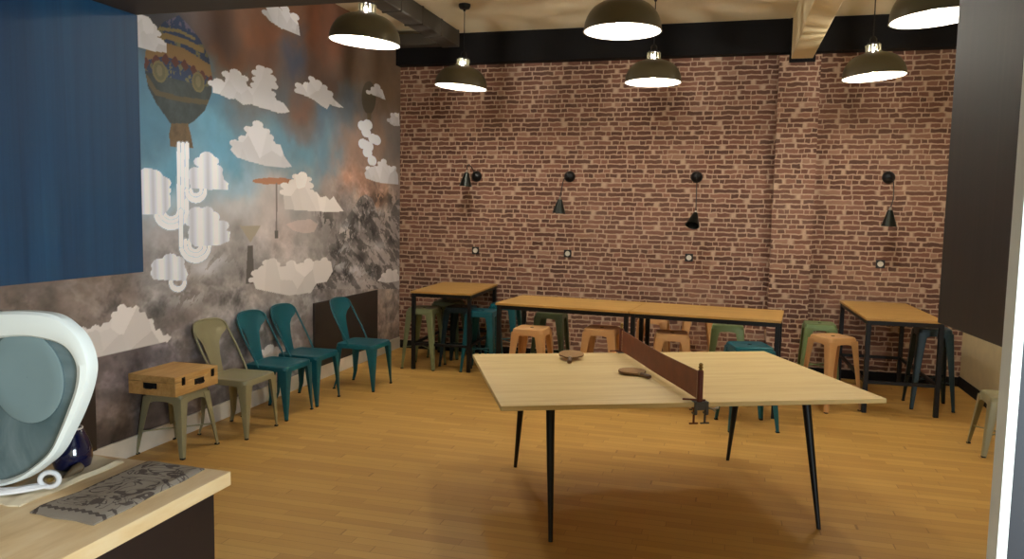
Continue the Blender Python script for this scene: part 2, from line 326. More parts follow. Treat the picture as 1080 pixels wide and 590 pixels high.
def build_mural():
    ny, nz = 1000, 540
    y0, y1 = 1.9, YB
    ys = np.linspace(y0, y1, ny); zs = np.linspace(.0, H, nz)
    Yg, Zg = np.meshgrid(ys, zs)                      # (nz, ny)
    rng = np.random.RandomState(3)
    def vnoise(Y, Z, sc, seed):
        r = np.random.RandomState(seed).rand(64, 64)
        a = Y*sc; b = Z*sc
        i = np.floor(a).astype(int); j = np.floor(b).astype(int); fa = a-i; fb = b-j
        fa = fa*fa*(3-2*fa); fb = fb*fb*(3-2*fb)
        g = lambda p, q_: r[p % 64, q_ % 64]
        return (g(i, j)*(1-fa)+g(i+1, j)*fa)*(1-fb)+(g(i, j+1)*(1-fa)+g(i+1, j+1)*fa)*fb
    def fbm(Y, Z, sc, seed, o=5, gain=.55):
        s = 0; a = 1; t = 0
        for k in range(o):
            s = s+a*vnoise(Y+k*3.1, Z-k*1.7, sc, seed+k); t += a; a *= gain; sc *= 2.03
        return s/t
    def mask(poly):
        P = np.array(poly, float); m = np.zeros(Yg.shape, bool)
        n = len(P)
        for k in range(n):
            ya, za = P[k]; yb, zb = P[(k+1) % n]
            if za == zb: continue
            c = (Zg >= min(za, zb)) & (Zg < max(za, zb))
            xi = ya+(Zg-za)/(zb-za)*(yb-ya)
            m ^= c & (Yg < xi)
        return m
    def segdist(pts):
        d = np.full(Yg.shape, 9.)
        for (ya, za), (yb, zb) in zip(pts, pts[1:]):
            vy, vz = yb-ya, zb-za; L2 = vy*vy+vz*vz+1e-9
            t = np.clip(((Yg-ya)*vy+(Zg-za)*vz)/L2, 0, 1)
            d = np.minimum(d, np.hypot(Yg-ya-t*vy, Zg-za-t*vz))
        return d
    # sky and haze: blended colour fields, broken up by warping the position
    wy = Yg+(fbm(Yg, Zg, 1.6, 1)-.5)*.9; wz = Zg+(fbm(Yg, Zg, 1.9, 20)-.5)*.7
    num = np.zeros((nz, ny, 3)); den = np.zeros((nz, ny))
    for (cy_, cz_, r_, g_, b_) in COLS:
        w = 1/(((wy-cy_)**2*.55+(wz-cz_)**2)+.012)**1.7
        num += w[..., None]*np.array([r_, g_, b_]); den += w
    col = num/den[..., None]
    # rough rock strokes on the lower part
    rock = np.clip((1.75-Zg)/.7, 0, 1)
    rock = np.maximum(rock, np.clip(1-np.hypot((Yg-8.4)/1.3, (Zg-1.9)/.6), 0, 1)*1.2).clip(0, 1)
    rn = fbm(Yg+Zg*.5, Zg*1.3-Yg*.25, 3.2, 40, 6, .68)
    rid = 1-np.abs(2*fbm(Yg*1.0+Zg, Zg*1.2-.4*Yg, 2.4, 60, 5, .6)-1)*2.2
    strokes = (rn-.5)*2.6
    col = col*(1+(strokes*rock*.38)[..., None])
    col = col+(np.clip(rid-.62, 0, 1)*60*rock)[..., None]
    col = col*(1-np.clip(fbm(Yg, Zg, 5, 80, 5, .7)-.56, 0, 1)*rock*1.5)[..., None]
    col *= (1+(fbm(Yg, Zg, 7, 90, 4)-.5)*.16)[..., None]
    pk = mask(PEAK)
    side = fbm(Yg*1.6+Zg*2.2, Zg*1.5, 5, 210, 5, .65)
    fac = np.where(side > .5, 1.12, .66)
    col[pk] = (np.array([134, 126, 120])*(fac*(.75+.5*rn))[..., None]*.9+col*.1)[pk]
    for i, (a, b) in enumerate(CRAGS):
        g = np.exp(-(((Yg-a)/.16)**2+((Zg-b)/.09)**2))*(fbm(Yg, Zg, 9, 7, 4, .7) > .47)
        col *= (1-.55*g)[..., None]
    for (a, b) in SNOW:
        g = np.exp(-(((Yg-a)/.22)**2+((Zg-b)/.06)**2))*(fbm(Yg-Zg, Zg, 8, 9, 4, .7) > .48)
        col += (col*0+205-col)*(.5*g)[..., None]
    def paint(m, c, a=1.0):
        col[m] = col[m]*(1-a)+np.array(c)*a
    def lobes(P, ry, rz):
        """cloud outline with rounded lobes along its upper edge"""
        m = mask(P); zc_ = sum(p[1] for p in P)/len(P); n = len(P)
        for k in range(n):
            a, b = P[k]; a2, b2 = P[(k+1) % n]
            if b < zc_-.02 or b2 < zc_-.02: continue
            L_ = math.hypot((a2-a)*.5, b2-b); q_ = max(1, int(L_/(rz*1.7)))
            for j_ in range(q_):
                t = j_/q_; e = .8+.4*((k*7+j_*3) % 5)/4
                m |= ((Yg-(a+(a2-a)*t))/(ry*e))**2+((Zg-(b+(b2-b)*t)+rz*.35)/(rz*e))**2 < 1
        return m
    paint(mask(MISC['haze']), (205, 180, 165), .45)
    # hanging ornaments
    paint(mask(MISC['disc']), (150, 104, 76)); paint(segdist(MISC['cord']) < .014, (112, 104, 98)); paint(mask(MISC['weight']), (84, 78, 72))
    paint(mask(MISC['funnel']), (150, 140, 120)); paint(mask(MISC['stem']), (84, 78, 72))
    # decorated balloon
    mb = mask(BALLOON)
    by = [p[0] for p in BALLOON]; bz = [p[1] for p in BALLOON]
    cyb = (min(by)+max(by))/2; hw = (max(by)-min(by))/2
    fl = fbm(Yg*1.2, Zg, 11, 120, 4, .75)
    shade = .72+.28*np.sqrt(np.clip(1-((Yg-cyb)/hw)**2, 0, 1))
    c0 = np.where((fl > .56)[..., None], np.array([92, 90, 66]), np.array([36, 52, 78]))
    c0 = np.where((Zg < 2.72)[..., None], np.array([48, 56, 56])*(.8+.5*fl[..., None]), c0)
    c0 = np.where(((Zg > 3.1) & (fl > .5))[..., None], np.array([84, 78, 96]), c0)
    col[mb] = (c0*shade[..., None])[mb]
    for k, wdt, cc in (('g0', .012, (110, 98, 64)), ('g1', .022, (112, 94, 58)), ('g2', .05, (112, 88, 54)), ('g3', .02, (74, 66, 48))):
        paint((segdist(BANDS[k]) < wdt) & mb, cc)
    paint((segdist([(a, b-.07) for a, b in BANDS['g2']]) < .02+.02*np.sin(Yg*60)) & mb, (74, 40, 36))
    for (a, b) in BANDS['medal']:
        e = np.hypot((Yg-a)/.075, (Zg-b)/.078)
        paint((e < 1) & mb, (98, 90, 60)); paint((e < .8) & mb, (84, 80, 58)); paint((np.hypot((Yg-a)/.030, (Zg-b-.005)/.042) < 1) & mb, (106, 98, 74), .8)
    mn = mask(NECK); col[mn] = (np.array([98, 80, 58])*(.65+.5*fl)[..., None])[mn]
    paint(mask(MISC['sball']), (66, 60, 46)); paint(mask(MISC['sneck']), (84, 72, 54))
    for (a, b) in MISC['puffs']:
        paint(np.hypot((Yg-a)/.12, (Zg-b)/.058) < 1, (206, 208, 210))
    # white looping tubes
    for tb in TUBES:
        d = segdist(tb); paint(d < .021, (226, 228, 228)); paint((d >= .021) & (d < .03), (168, 176, 178), .6)
    # folded paper clouds
    for P in PAPER:
        m = lobes(P, .085, .042); a0 = min(p[0] for p in P); a1 = max(p[0] for p in P)
        t = (Yg-a0)/(a1-a0)
        sh = .80+.2*np.abs(((t*2.7+.25) % 1)*2-1)
        col[m] = (np.array([226, 228, 230])*sh[..., None])[m]
    # faceted clouds
    for ci, P in enumerate(CLOUDS):
        m = lobes(P, .075 if ci != 11 else .04, .030)
        if not m.any(): continue
        a0 = min(p[0] for p in P); a1 = max(p[0] for p in P); b0 = min(p[1] for p in P); b1 = max(p[1] for p in P)
        k = 11
        sy = a0+(a1-a0)*rng.rand(k); sz = b0+(b1-b0)*rng.rand(k)
        D = np.stack([(Yg[m]-a)**2+(Zg[m]-b)**2 for a, b in zip(sy, sz)]); idx = D.argmin(0)
        tone = (.84+.14*(sz-b0)/(b1-b0)+.05*(rng.rand(k)-.5))[idx]
        base = np.array([226, 217, 206]) if b1 < 2.3 else np.array([214, 212, 210])
        col[m] = base*tone[:, None]
    col = np.clip(col, 4, 250)/255
    linc = np.where(col <= .04045, col/12.92, ((col+.055)/1.055)**2.4)
    me = bpy.data.meshes.new('wall_left')
    V = np.zeros((nz*ny, 3)); V[:, 0] = XL; V[:, 1] = Yg.ravel(); V[:, 2] = Zg.ravel()
    ii = np.arange((nz-1)*(ny-1)); r = ii//(ny-1); c = ii % (ny-1); b = r*ny+c
    F = np.stack([b, b+1, b+ny+1, b+ny], 1)
    # back and closing faces give the wall its thickness
    ex = np.array([[XL, y0, 0], [XL, y1, 0], [XL, y1, H], [XL, y0, H], [XL-.1, -1.6, 0], [XL-.1, y1, 0], [XL-.1, y1, H], [XL-.1, -1.6, H], [XL, -1.6, 0], [XL, -1.6, H]])
    n0 = len(V); V = np.vstack([V, ex])
    extra = [[n0+4, n0+7, n0+6, n0+5], [n0+8, n0+0, n0+3, n0+9], [n0+4, n0+5, n0+1, n0+8], [n0+7, n0+9, n0+2, n0+6], [n0+1, n0+5, n0+6, n0+2], [n0+4, n0+8, n0+9, n0+7]]
    F = np.vstack([F, np.array(extra)])
    me.vertices.add(len(V)); me.vertices.foreach_set('co', V.ravel())
    me.loops.add(F.size); me.loops.foreach_set('vertex_index', F.ravel().astype(np.int32))
    me.polygons.add(len(F)); me.polygons.foreach_set('loop_start', np.arange(len(F), dtype=np.int32)*4)
    me.polygons.foreach_set('loop_total', np.full(len(F), 4, np.int32)) if False else None
    at = me.color_attributes.new('print', 'FLOAT_COLOR', 'POINT')
    A = np.ones((len(V), 4)); A[:, :3] = .25; A[:nz*ny, :3] = linc.reshape(-1, 3)
    at.data.foreach_set('color', A.ravel())
    me.update(calc_edges=True)
    t = NT('printed_wallpaper')
    a = t.n('ShaderNodeAttribute', attribute_name='print')
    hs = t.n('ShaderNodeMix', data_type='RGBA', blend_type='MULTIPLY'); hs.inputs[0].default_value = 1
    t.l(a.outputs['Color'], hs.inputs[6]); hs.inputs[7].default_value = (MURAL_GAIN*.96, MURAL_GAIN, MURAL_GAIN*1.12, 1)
    t.l(hs.outputs[2], t.b.inputs['Base Color'])
    t.set(Roughness=.7)
    me.materials.append(t.m)
    o = bpy.data.objects.new('wall_left', me); link(o)
    return struct(o)
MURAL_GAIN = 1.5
build_mural()

# dark flat panels screwed low on the wallpapered wall
for (a, b, z1, lb) in ((7.03, 8.51, .81, 'flat dark brown wall panel behind the farthest teal chair'),
                       (3.25, 4.18, .63, 'flat dark brown wall panel low on the wallpaper beside the counter')):
    t = thing('wall_panel', lb, 'panel', (XL, (a+b)/2, .14), 0)
    obj('board', box(bmesh.new(), .0, .022, a-(a+b)/2, b-(a+b)/2, 0, z1-.14), DARKBROWN, t, bevel=.003)

# ------------------------------------------------------------------ ceiling duct
t = thing('cable_duct', 'dark grey steel duct under the ceiling turning into the left wall', 'duct', (-3.27, YB-.27, 3.68))
obj('long_run', box(bmesh.new(), -.10, .10, -6.5, .0, .02, H-3.68), GREYSTEEL, t, bevel=.012)
bmx = bmesh.new(); box(bmx, XL+3.27, -.101, -.2, -.02, .02, .15)
obj('elbow_run', bmx, GREYSTEEL, t, bevel=.012)
for k in range(10):
    y = -.02-k*.55
    obj('clamp_band', box(bmesh.new(), -.105, .105, y-.03, y, .012, H-3.68), GREYSTEEL, t)

# ------------------------------------------------------------------ pendants
SHADE = plain('olive_enamel', (92, 86, 66), .38, .3)
SHADEIN = plain('white_enamel', (240, 236, 226), .4)
BULB = emission('lit_diffuser', (255, 250, 238), 1.0)
NECKGLOW = emission('lit_neck', (255, 250, 238), 1.0)
LAMP_STRENGTH = 230.
NECK_STRENGTH = 5000.
BULB.node_tree.nodes['Principled BSDF'].inputs['Emission Strength'].default_value = LAMP_STRENGTH
NECKGLOW.node_tree.nodes['Principled BSDF'].inputs['Emission Strength'].default_value = NECK_STRENGTH
CHROME = plain('brushed_steel', (190, 185, 175), .3, 1)
ZR = 3.045

def make_pendant(name='pendant_lamp'):
    # shade hangs from the lower cord end
    t = thing(name, '', 'pendant lamp', (0, 0, ZR), 0, 'dome pendants over the room')
    R = .27
    prof = [(R+.006, 0), (R, .004)]
    for k in range(1, 13):
        a = k/12*PI/2*.93
        prof.append((.055+(R-.055)*math.cos(a)**.85, .005+.205*math.sin(a)))
    prof.append((.05, .212))
    inner = [(max(r-.006, .03), z-.003) for r, z in reversed(prof[1:])]
    bm = lathe(bmesh.new(), prof, 48); obj('lamp_shade', bm, SHADE, t)
    bm = lathe(bmesh.new(), inner, 48); obj('shade_lining', bm, SHADEIN, t)
    bm = lathe(bmesh.new(), [(.0005, .036)]+[(.055*math.sin(a), .091-.055*math.cos(a)) for a in [PI*k/14 for k in range(1, 13)]]+[(.022, .15), (.020, .19), (.0005, .19)], 28); obj('lamp_globe', bm, BULB, t)
    bm = bmesh.new(); lathe(bm, [(.077, .206), (.08, .212), (.077, .222), (.05, .224)], 32); obj('neck_ring', bm, SHADE, t)
    bm = bmesh.new(); lathe(bm, [(.0005, .232), (.007, .234), (.007, .258), (.0005, .26)], 16); obj('bulb', bm, NECKGLOW, t)
    bm = bmesh.new()
    for k in range(12):
        a = 2*PI*k/12; ca, sa = math.cos(a), math.sin(a)
        pts = []
        for rr, ww in ((.045, .0045), (.066, .006)):
            pts += [(rr*ca-ww*sa, rr*sa+ww*ca), (rr*ca+ww*sa, rr*sa-ww*ca)]
        order = [pts[0], pts[1], pts[3], pts[2]]
        loft(bm, [[(x, y, z) for x, y in order] for z in (.222, .285)])
    obj('neck_fins', bm, SHADE, t)
    bm = bmesh.new(); lathe(bm, [(.03, .286), (.054, .284), (.056, .292), (.046, .300), (.030, .305), (.03, .34), (.018, .36), (.001, .36)], 32); obj('cap', bm, BLACKSTEEL, t)
    zc = H-ZR
    bm = tube(bmesh.new(), [(0, 0, .355), (.001, 0, .5), (0, 0, zc-.05)], .005, 8); obj('cord', bm, BLACKSTEEL, t)
    bm = bmesh.new(); lathe(bm, [(.001, zc-.075), (.012, zc-.07), (.016, zc-.055), (.05, zc-.045), (.062, zc-.02), (.062, zc), (.001, zc)], 28); obj('ceiling_canopy', bm, BLACKSTEEL, t)
    return t
PX = (-2.72, -.78, 1.17); PY = (5.58, 7.80)
plab = {(0, 0): 'olive dome pendant in the near row, closest to the balloon wallpaper',
        (1, 0): 'olive dome pendant in the near row, above the middle of the room',
        (2, 0): 'olive dome pendant in the near row, cut off by the dark hanging panel',
        (0, 1): 'olive dome pendant near the brick wall, left of its row beside the grey duct',
        (1, 1): 'olive dome pendant near the brick wall, middle of its row',
        (2, 1): 'olive dome pendant near the brick wall, right of the brick pillar'}
p0 = make_pendant(); first = True
for (i, j), lb in plab.items():
    if first:
        p0.location = (PX[i], PY[j], ZR); p0['label'] = lb; first = False
        p = p0
    else:
        p = dup(p0, (PX[i], PY[j], ZR), 0, lb)
def swing(p, ang):
    """the shade hangs a little askew from its cord, as the photographed ones do"""
    R_ = Matrix.Rotation(ang, 3, 'Y'); P_ = Vector((0, 0, .36)); off = P_-R_@P_
    for ch in p.children:
        if ch.name.split('.')[0] not in ('cord', 'ceiling_canopy'):
            ch.rotation_euler = (0, ang, 0); ch.location = off
for p in [o for o in C.objects if o.name.startswith('pendant_lamp')]:
    x, y = p.location.x, p.location.y
    swing(p, .085 if x < -2 else (-.07 if x > 1 else .0))

# ------------------------------------------------------------------ wall sconces
def sconce(x, z, top, bot, lb, elbow=None):
    """top / bot: neck and mouth of the cone, world coordinates"""
    t = thing('wall_lamp', lb, 'wall lamp', (x, YB, z), 0, 'swing-arm lamps on the brick wall')
    T = Vector(top)-Vector((x, YB, z)); B = Vector(bot)-Vector((x, YB, z))
    bm = lathe(bmesh.new(), [(.0005, -.062), (.02, -.06), (.046, -.045), (.062, -.02), (.066, 0), (.0005, 0)], 28, axis='y'); obj('wall_mount', bm, BLACKSTEEL, t)
    pts = [(0, -.05, 0)]
    if elbow: pts += [tuple(Vector(e)-Vector((x, YB, z))) for e in elbow]
    d = (B-T).normalized()
    pts.append(tuple(T-d*.012))
    bm = tube(bmesh.new(), catmull(pts, 6), .0055, 8); obj('arm', bm, BLACKSTEEL, t)
    bm = bmesh.new(); tube(bm, [T-d*.022, T-d*.016, T+d*.006, T+d*.012], [.006, .012, .013, .01], 16); obj('neck_knob', bm, CHROME, t, label='silver knob')
    # cone
    bm = bmesh.new(); L = (B-T).length
    prof = [(.008, .008), (.026, .012), (.031, .03), (.078, L), (.075, L), (.027, .034), (.0005, .03)]
    q_ = Vector((0, 0, 1)).rotation_difference(d)
    for k, (r, s) in enumerate(prof): pass
    loops = [[T+q_@Vector((r*math.cos(2*PI*k/28), r*math.sin(2*PI*k/28), s)) for k in range(28)] for r, s in prof]
    loft(bm, loops, True, False); obj('lamp_shade', bm, CONE, t)
    bm = bmesh.new(); tube(bm, [T+d*.036, T+d*.07, T+d*.10, T+d*.125], [.012, .014, .03, .006], 12); obj('bulb', bm, SHADEIN, t)
    return t
CONE = plain('black_green_metal', (30, 34, 30), .3, .6)
sconce(-3.02, 2.19, (-3.06, 8.93, 2.235), (-3.075, 8.93, 2.06), 'black cone wall lamp with its shade swung up beside its mount', [(-3.03, 9.06, 2.27), (-3.05, 8.98, 2.32), (-3.06, 8.94, 2.29)])
sconce(-1.86, 2.195, (-1.915, 8.93, 1.93), (-1.925, 8.93, 1.76), 'black cone wall lamp hanging to the left of its mount above the second socket', [(-1.90, 9.06, 2.16), (-1.91, 8.98, 2.03)])
sconce(-.39, 2.2, (-.375, 8.93, 1.80), (-.40, 8.84, 1.655), 'black cone wall lamp hanging straight down with its mouth tipped forward, left of the pillar', [(-.38, 9.06, 2.14), (-.375, 8.96, 1.92)])
sconce(1.61, 2.21, (1.60, 8.93, 1.87), (1.595, 8.93, 1.69), 'black cone wall lamp right of the brick pillar', [(1.635, 9.06, 2.17), (1.63, 8.97, 1.99)])

# ------------------------------------------------------------------ sockets
SOCK = plain('socket_black_plastic', (18, 18, 18), .4); SOCKIN = plain('socket_grey_insert', (206, 202, 190), .5)
for k, (x, lb) in enumerate(((-3.02, 'black wall socket below the leftmost cone lamp'), (-1.86, 'black wall socket below the second cone lamp from the left'),
              (-.44, 'black wall socket below the cone lamp left of the pillar'), (1.58, 'black wall socket right of the pillar'))):
    t = thing('wall_socket', lb, 'socket', (x, YB, 1.28), 0, 'sockets on the brick wall')
    obj('cover_plate', box(bmesh.new(), -.045, .045, -.012, 0, -.045, .045), SOCK, t, bevel=.004)
    bm = lathe(bmesh.new(), [(.0005, -.0125), (.018, -.013), (.022, -.0145), (.030, -.0145), (.030, -.011)], 24, axis='y'); obj('socket_insert', bm, SOCKIN, t)

# ------------------------------------------------------------------ metal stools
def sq_loop(h, r, z, n=8, cx=0, cy=0):
    out = []
    for q_ in range(4):
        a0 = q_*PI/2
        sx, sy = ((1, 1), (-1, 1), (-1, -1), (1, -1))[q_]
        for k in range(n):
            a = a0+PI/2*k/(n-1)
            out.append((cx+sx*(h-r)+r*math.cos(a), cy+sy*(h-r)+r*math.sin(a), z))
    return out

def corner_leg(bm, sx, sy, top, foot, z1, z0, wt, wb, th=.0035, cap=True):
    """pressed-steel corner leg: two tapering plates meeting at a rounded outer edge, plus return lips"""
    segs = 6; loops = []
    for k in range(segs+1):
        f = k/segs; z = z1+(z0-z1)*f
        o = top[0]+(foot[0]-top[0])*f; p = top[1]+(foot[1]-top[1])*f
        w = wt+(wb-wt)*f**.8; rr = .012
        path = [(o-w, p), (o-rr, p), (o-rr*.3, p-rr*.3), (o, p-rr), (o, p-w)]
        path2 = [(o-th, p-w), (o-th, p-rr), (o-rr*.3-th*.8, p-rr*.3-th*.8), (o-rr, p-th), (o-w, p-th)]
        loops.append([(sx*a, sy*b, z) for a, b in path+path2])
    loft(bm, loops)
    return bm

STOOLMATS = {}
def paint_mat(name, rgb, rough=.38):
    return plain(name, rgb, rough, .15, .06, 14)
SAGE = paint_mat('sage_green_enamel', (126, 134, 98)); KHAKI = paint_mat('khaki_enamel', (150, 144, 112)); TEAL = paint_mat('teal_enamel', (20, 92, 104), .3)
PEACH = paint_mat('peach_enamel', (212, 162, 108)); DTEAL = paint_mat('dark_teal_enamel', (16, 44, 54)); MINT = paint_mat('mint_enamel', (124, 146, 98)); FOREST = paint_mat('grey_green_enamel', (78, 92, 64))
RUBBER = plain('black_rubber', (24, 22, 20), .8)

def make_stool(h, half, foot, mat, label):
    t = thing('metal_stool', label, 'stool')
    bm = bmesh.new()
    loops = [sq_loop(.012, .0115, h-.022), sq_loop(.012, .0115, h-.006), sq_loop(.02, .018, h-.003), sq_loop(half*.62, .05, h-.004), sq_loop(half*.86, .045, h-.001), sq_loop(half-.012, .04, h), sq_loop(half-.003, .038, h-.006), sq_loop(half, .038, h-.016), sq_loop(half+.005, .034, h-.05),
             sq_loop(half+.002, .034, h-.05), sq_loop(half-.004, .036, h-.018)]
    loft(bm, loops, True, False)
    obj('seat', bm, mat, t)
    obj('dark_hole_disc', lathe(bmesh.new(), [(.0005, -.001), (.0165, -.001), (.0165, -.008), (.0005, -.008)], 20, (0, 0, h)), RUBBER, t)  # black disc filling the well, its colour stands in for the hole's dark
    z1 = h-.035
    for sx in (1, -1):
        for sy in (1, -1):
            bm = corner_leg(bmesh.new(), sx, sy, (half+.007, half+.007), (foot, foot), z1, .006, .085 if h > .55 else .075, .03)
            lg = obj('leg', bm, mat, t)
            bm = box(bmesh.new(), min(sx*(foot+.001), sx*(foot-.028)), max(sx*(foot+.001), sx*(foot-.028)), min(sy*(foot+.001), sy*(foot-.028)), max(sy*(foot+.001), sy*(foot-.028)), 0, .012)
            obj('rubber_foot', bm, RUBBER, lg, bevel=.003)
    zb = h*.36; e = half+(foot-half)*(1-zb/z1)-.012
    bm = bmesh.new(); tube(bm, [(-e, -e, zb), (e, e, zb)], .006); tube(bm, [(-e, e, zb-.012), (e, -e, zb-.012)], .006); obj('cross_brace', bm, mat, t)
    # hanging skirt arch between the legs
    bm = bmesh.new()
    for q_ in range(4):
        n = 10; R_ = Matrix.Rotation(q_*PI/2, 3, 'Z')
        top_, bot_ = [], []
        for k in range(n+1):
            s = -1+2*k/n; x = s*(half-.03)
            top_.append(x); bot_.append(.012+.035*abs(s)**3)
        vs = []
        for x, d in zip(top_, bot_):
            vs.append([R_@Vector((x, half+.004, h-.045)), R_@Vector((x, half+.006, h-.05-d)), R_@Vector((x, half+.003, h-.05-d)), R_@Vector((x, half+.001, h-.045))])
        loft(bm, vs)
    obj('apron', bm, mat, t)
    return t

base = make_stool(.68, .15, .2, SAGE, 'x')
stools = [
 (-3.28, 8.16, 0, SAGE, 'pale sage green metal stool at the left end of the square bar table', 'high stools under the square bar table'),
 (-3.25, 8.86, .0, FOREST, 'grey green metal stool at the back left under the square bar table', 'high stools under the square bar table'),
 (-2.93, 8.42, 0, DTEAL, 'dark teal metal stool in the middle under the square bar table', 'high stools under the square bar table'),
 (-2.60, 8.20, 0, TEAL, 'teal metal stool right of the square bar table, nearer the ping pong table', 'high stools under the square bar table'),
 (-2.55, 8.92, 0, TEAL, 'teal metal stool right of the square bar table, close to the brick wall', 'high stools under the square bar table'),
 (-1.78, 7.17, -.06, PEACH, 'peach metal stool in front of the left end of the long bar table', 'peach stools at the long bar table'),
 (-1.15, 7.43, -.05, PEACH, 'peach metal stool under the long bar table, just left of the net', 'peach stools at the long bar table'),
 (-.48, 7.37, .1, PEACH, 'peach metal stool seen above the net, in front of the right long bar table', 'peach stools at the long bar table'),
 (-1.86, 8.36, .0, FOREST, 'grey green metal stool behind the left long bar table', 'stools behind the long bar tables'),
 (-.75, 8.42, .0, PEACH, 'peach metal stool half hidden by the table legs where the long tables meet', 'stools behind the long bar tables'),
 (-.30, 8.86, .1, PEACH, 'peach metal stool with splayed legs close to the brick wall behind the right long table', 'stools behind the long bar tables'),
 (.02, 8.16, .0, MINT, 'grey green metal stool behind the right long table, left of the teal stool', 'stools behind the long bar tables'),
 (.20, 6.80, .30, TEAL, 'bright teal metal stool standing behind the right half of the ping pong table', None),
 (.94, 8.62, .0, MINT, 'mint green metal stool in front of the brick pillar', None),
 (.965, 7.74, .576, PEACH, 'peach metal stool turned cornerwise beside the right bar table', None),
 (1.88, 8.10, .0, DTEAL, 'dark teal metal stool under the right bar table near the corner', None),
]
tabs = {SAGE: None}
for i, (x, y, r, m_, lb, grp) in enumerate(stools):
    if i == 0: s_ = base; s_.location = (x, y, 0); s_.rotation_euler = (0, 0, r); s_['label'] = lb
    else: s_ = dup(base, (x, y, 0), r, lb)
    if grp: s_['group'] = grp
    elif 'group' in s_: del s_['group']
    if x > 1.8: s_.scale = (.95, .95, 1.12)
    if x == .20: s_.scale = (1.06, 1.06, 1.035)
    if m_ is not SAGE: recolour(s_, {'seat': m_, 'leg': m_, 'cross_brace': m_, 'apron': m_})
low = make_stool(.455, .155, .205, KHAKI, 'low khaki metal stool carrying the wooden box')
low.location = (-3.83, 4.74, 0)
l2 = dup(low, (2.10, 6.68, 0), 0, 'low khaki metal stool against the cream wall on the right')

# ------------------------------------------------------------------ metal chairs
def make_chair():
    t = thing('metal_chair', '', 'chair')          # faces local +x
    h = .455
    def seat_loop(s, z, r=.05):
        pts = []
        hx, wf, wr = .208*s, .208*s, .20*s
        cs = [(hx, wf), (-hx, wr), (-hx, -wr), (hx, -wf)]
        for q_, (cx_, cy_) in enumerate(cs):
            a0 = q_*PI/2; sx, sy = ((1, 1), (-1, 1), (-1, -1), (1, -1))[q_]
            for k in range(7):
                a = a0+PI/2*k/6
                pts.append((cx_-sx*r*s+r*s*math.cos(a), cy_-sy*r*s+r*s*math.sin(a), z))
        return pts
    bm = bmesh.new()
    loft(bm, [seat_loop(.25, h-.008), seat_loop(.6, h-.008), seat_loop(.84, h-.004), seat_loop(.93, h), seat_loop(.985, h-.004), seat_loop(1.0, h-.014), seat_loop(1.012, h-.045), seat_loop(1.0, h-.045), seat_loop(.97, h-.014), seat_loop(.5, h-.02)], True, True)
    obj('seat', bm, TEAL, t)
    for sy in (1, -1):
        bm = corner_leg(bmesh.new(), 1, sy, (.208, .208), (.214, .214), h-.03, .006, .088, .022)
        lg = obj('leg', bm, TEAL, t)
        obj('rubber_foot', box(bmesh.new(), .191, .216, min(sy*.216, sy*.191), max(sy*.216, sy*.191), 0, .012), RUBBER, lg, bevel=.003)
        # rear leg, bowed backwards at the foot
        bm = corner_leg(bmesh.new(), -1, sy, (.202, .20), (.205, .208), h-.03, .10, .070, .03)
        corner_leg(bm, -1, sy, (.205, .208), (.228, .216), .10, .004, .03, .02)
        lg = obj('leg', bm, TEAL, t)
        obj('rubber_foot', box(bmesh.new(), -.23, -.206, min(sy*.218, sy*.194), max(sy*.218, sy*.194), 0, .010), RUBBER, lg, bevel=.003)
    # bowed back hoop leaning well back from the middle of the seat sides
    half = [(-.06, .200, h-.02), (-.09, .206, .50), (-.145, .212, .60), (-.20, .212, .70), (-.243, .206, .785), (-.262, .192, .832), (-.286, .148, .862), (-.304, .07, .873)]
    path = half+[(-.309, 0, .875)]+[(a, -b, c) for a, b, c in reversed(half)]
    obj('back_frame', tube(bmesh.new(), catmull(path, 5), .0085, 10), TEAL, t)
    # splat sheet widening into the top rail; (z, half width, centre x, bow)
    prof = [(.871, .10, -.306, .008), (.864, .142, -.304, .020), (.85, .170, -.302, .030), (.82, .192, -.298, .036), (.79, .200, -.290, .042), (.765, .178, -.282, .034), (.735, .135, -.273, .02), (.69, .10, -.259, .010), (.60, .078, -.232, .005), (.52, .068, -.208, .003), (.44, .064, -.188, .003)]
    loops = []
    for z, w, x, bw in prof:
        front = [(x+bw*(s/w)**2, s, z) for s in np.linspace(-w, w, 13)]
        back = [(a-.003, b, c) for a, b, c in reversed(front)]
        loops.append(front+back)
    obj('back_splat', loft(bmesh.new(), loops), TEAL, t)
    return t
c0 = make_chair()
chairs = [(-3.70, 5.86, .0, TEAL, 'teal metal chair between the khaki chair and the next teal chair, against the mural'),
          (-3.70, 6.36, .0, TEAL, 'teal metal chair in the middle of the three teal chairs, beside the brown wall panel'),
          (-3.48, 7.05, .0, TEAL, 'teal metal chair in front of the brown wall panel, farthest along the mural wall'),
          (-3.70, 5.30, .0, KHAKI, 'khaki metal chair against the mural beside the stool with the wooden box')]
for i, (x, y, r, m_, lb) in enumerate(chairs):
    if i == 0: c_ = c0; c_.location = (x, y, 0); c_['label'] = lb
    else: c_ = dup(c0, (x, y, 0), r, lb)
    c_['group'] = 'metal chairs along the mural wall'
    if m_ is not TEAL: recolour(c_, {k: m_ for k in ('seat', 'leg', 'back_frame', 'back_splat')})

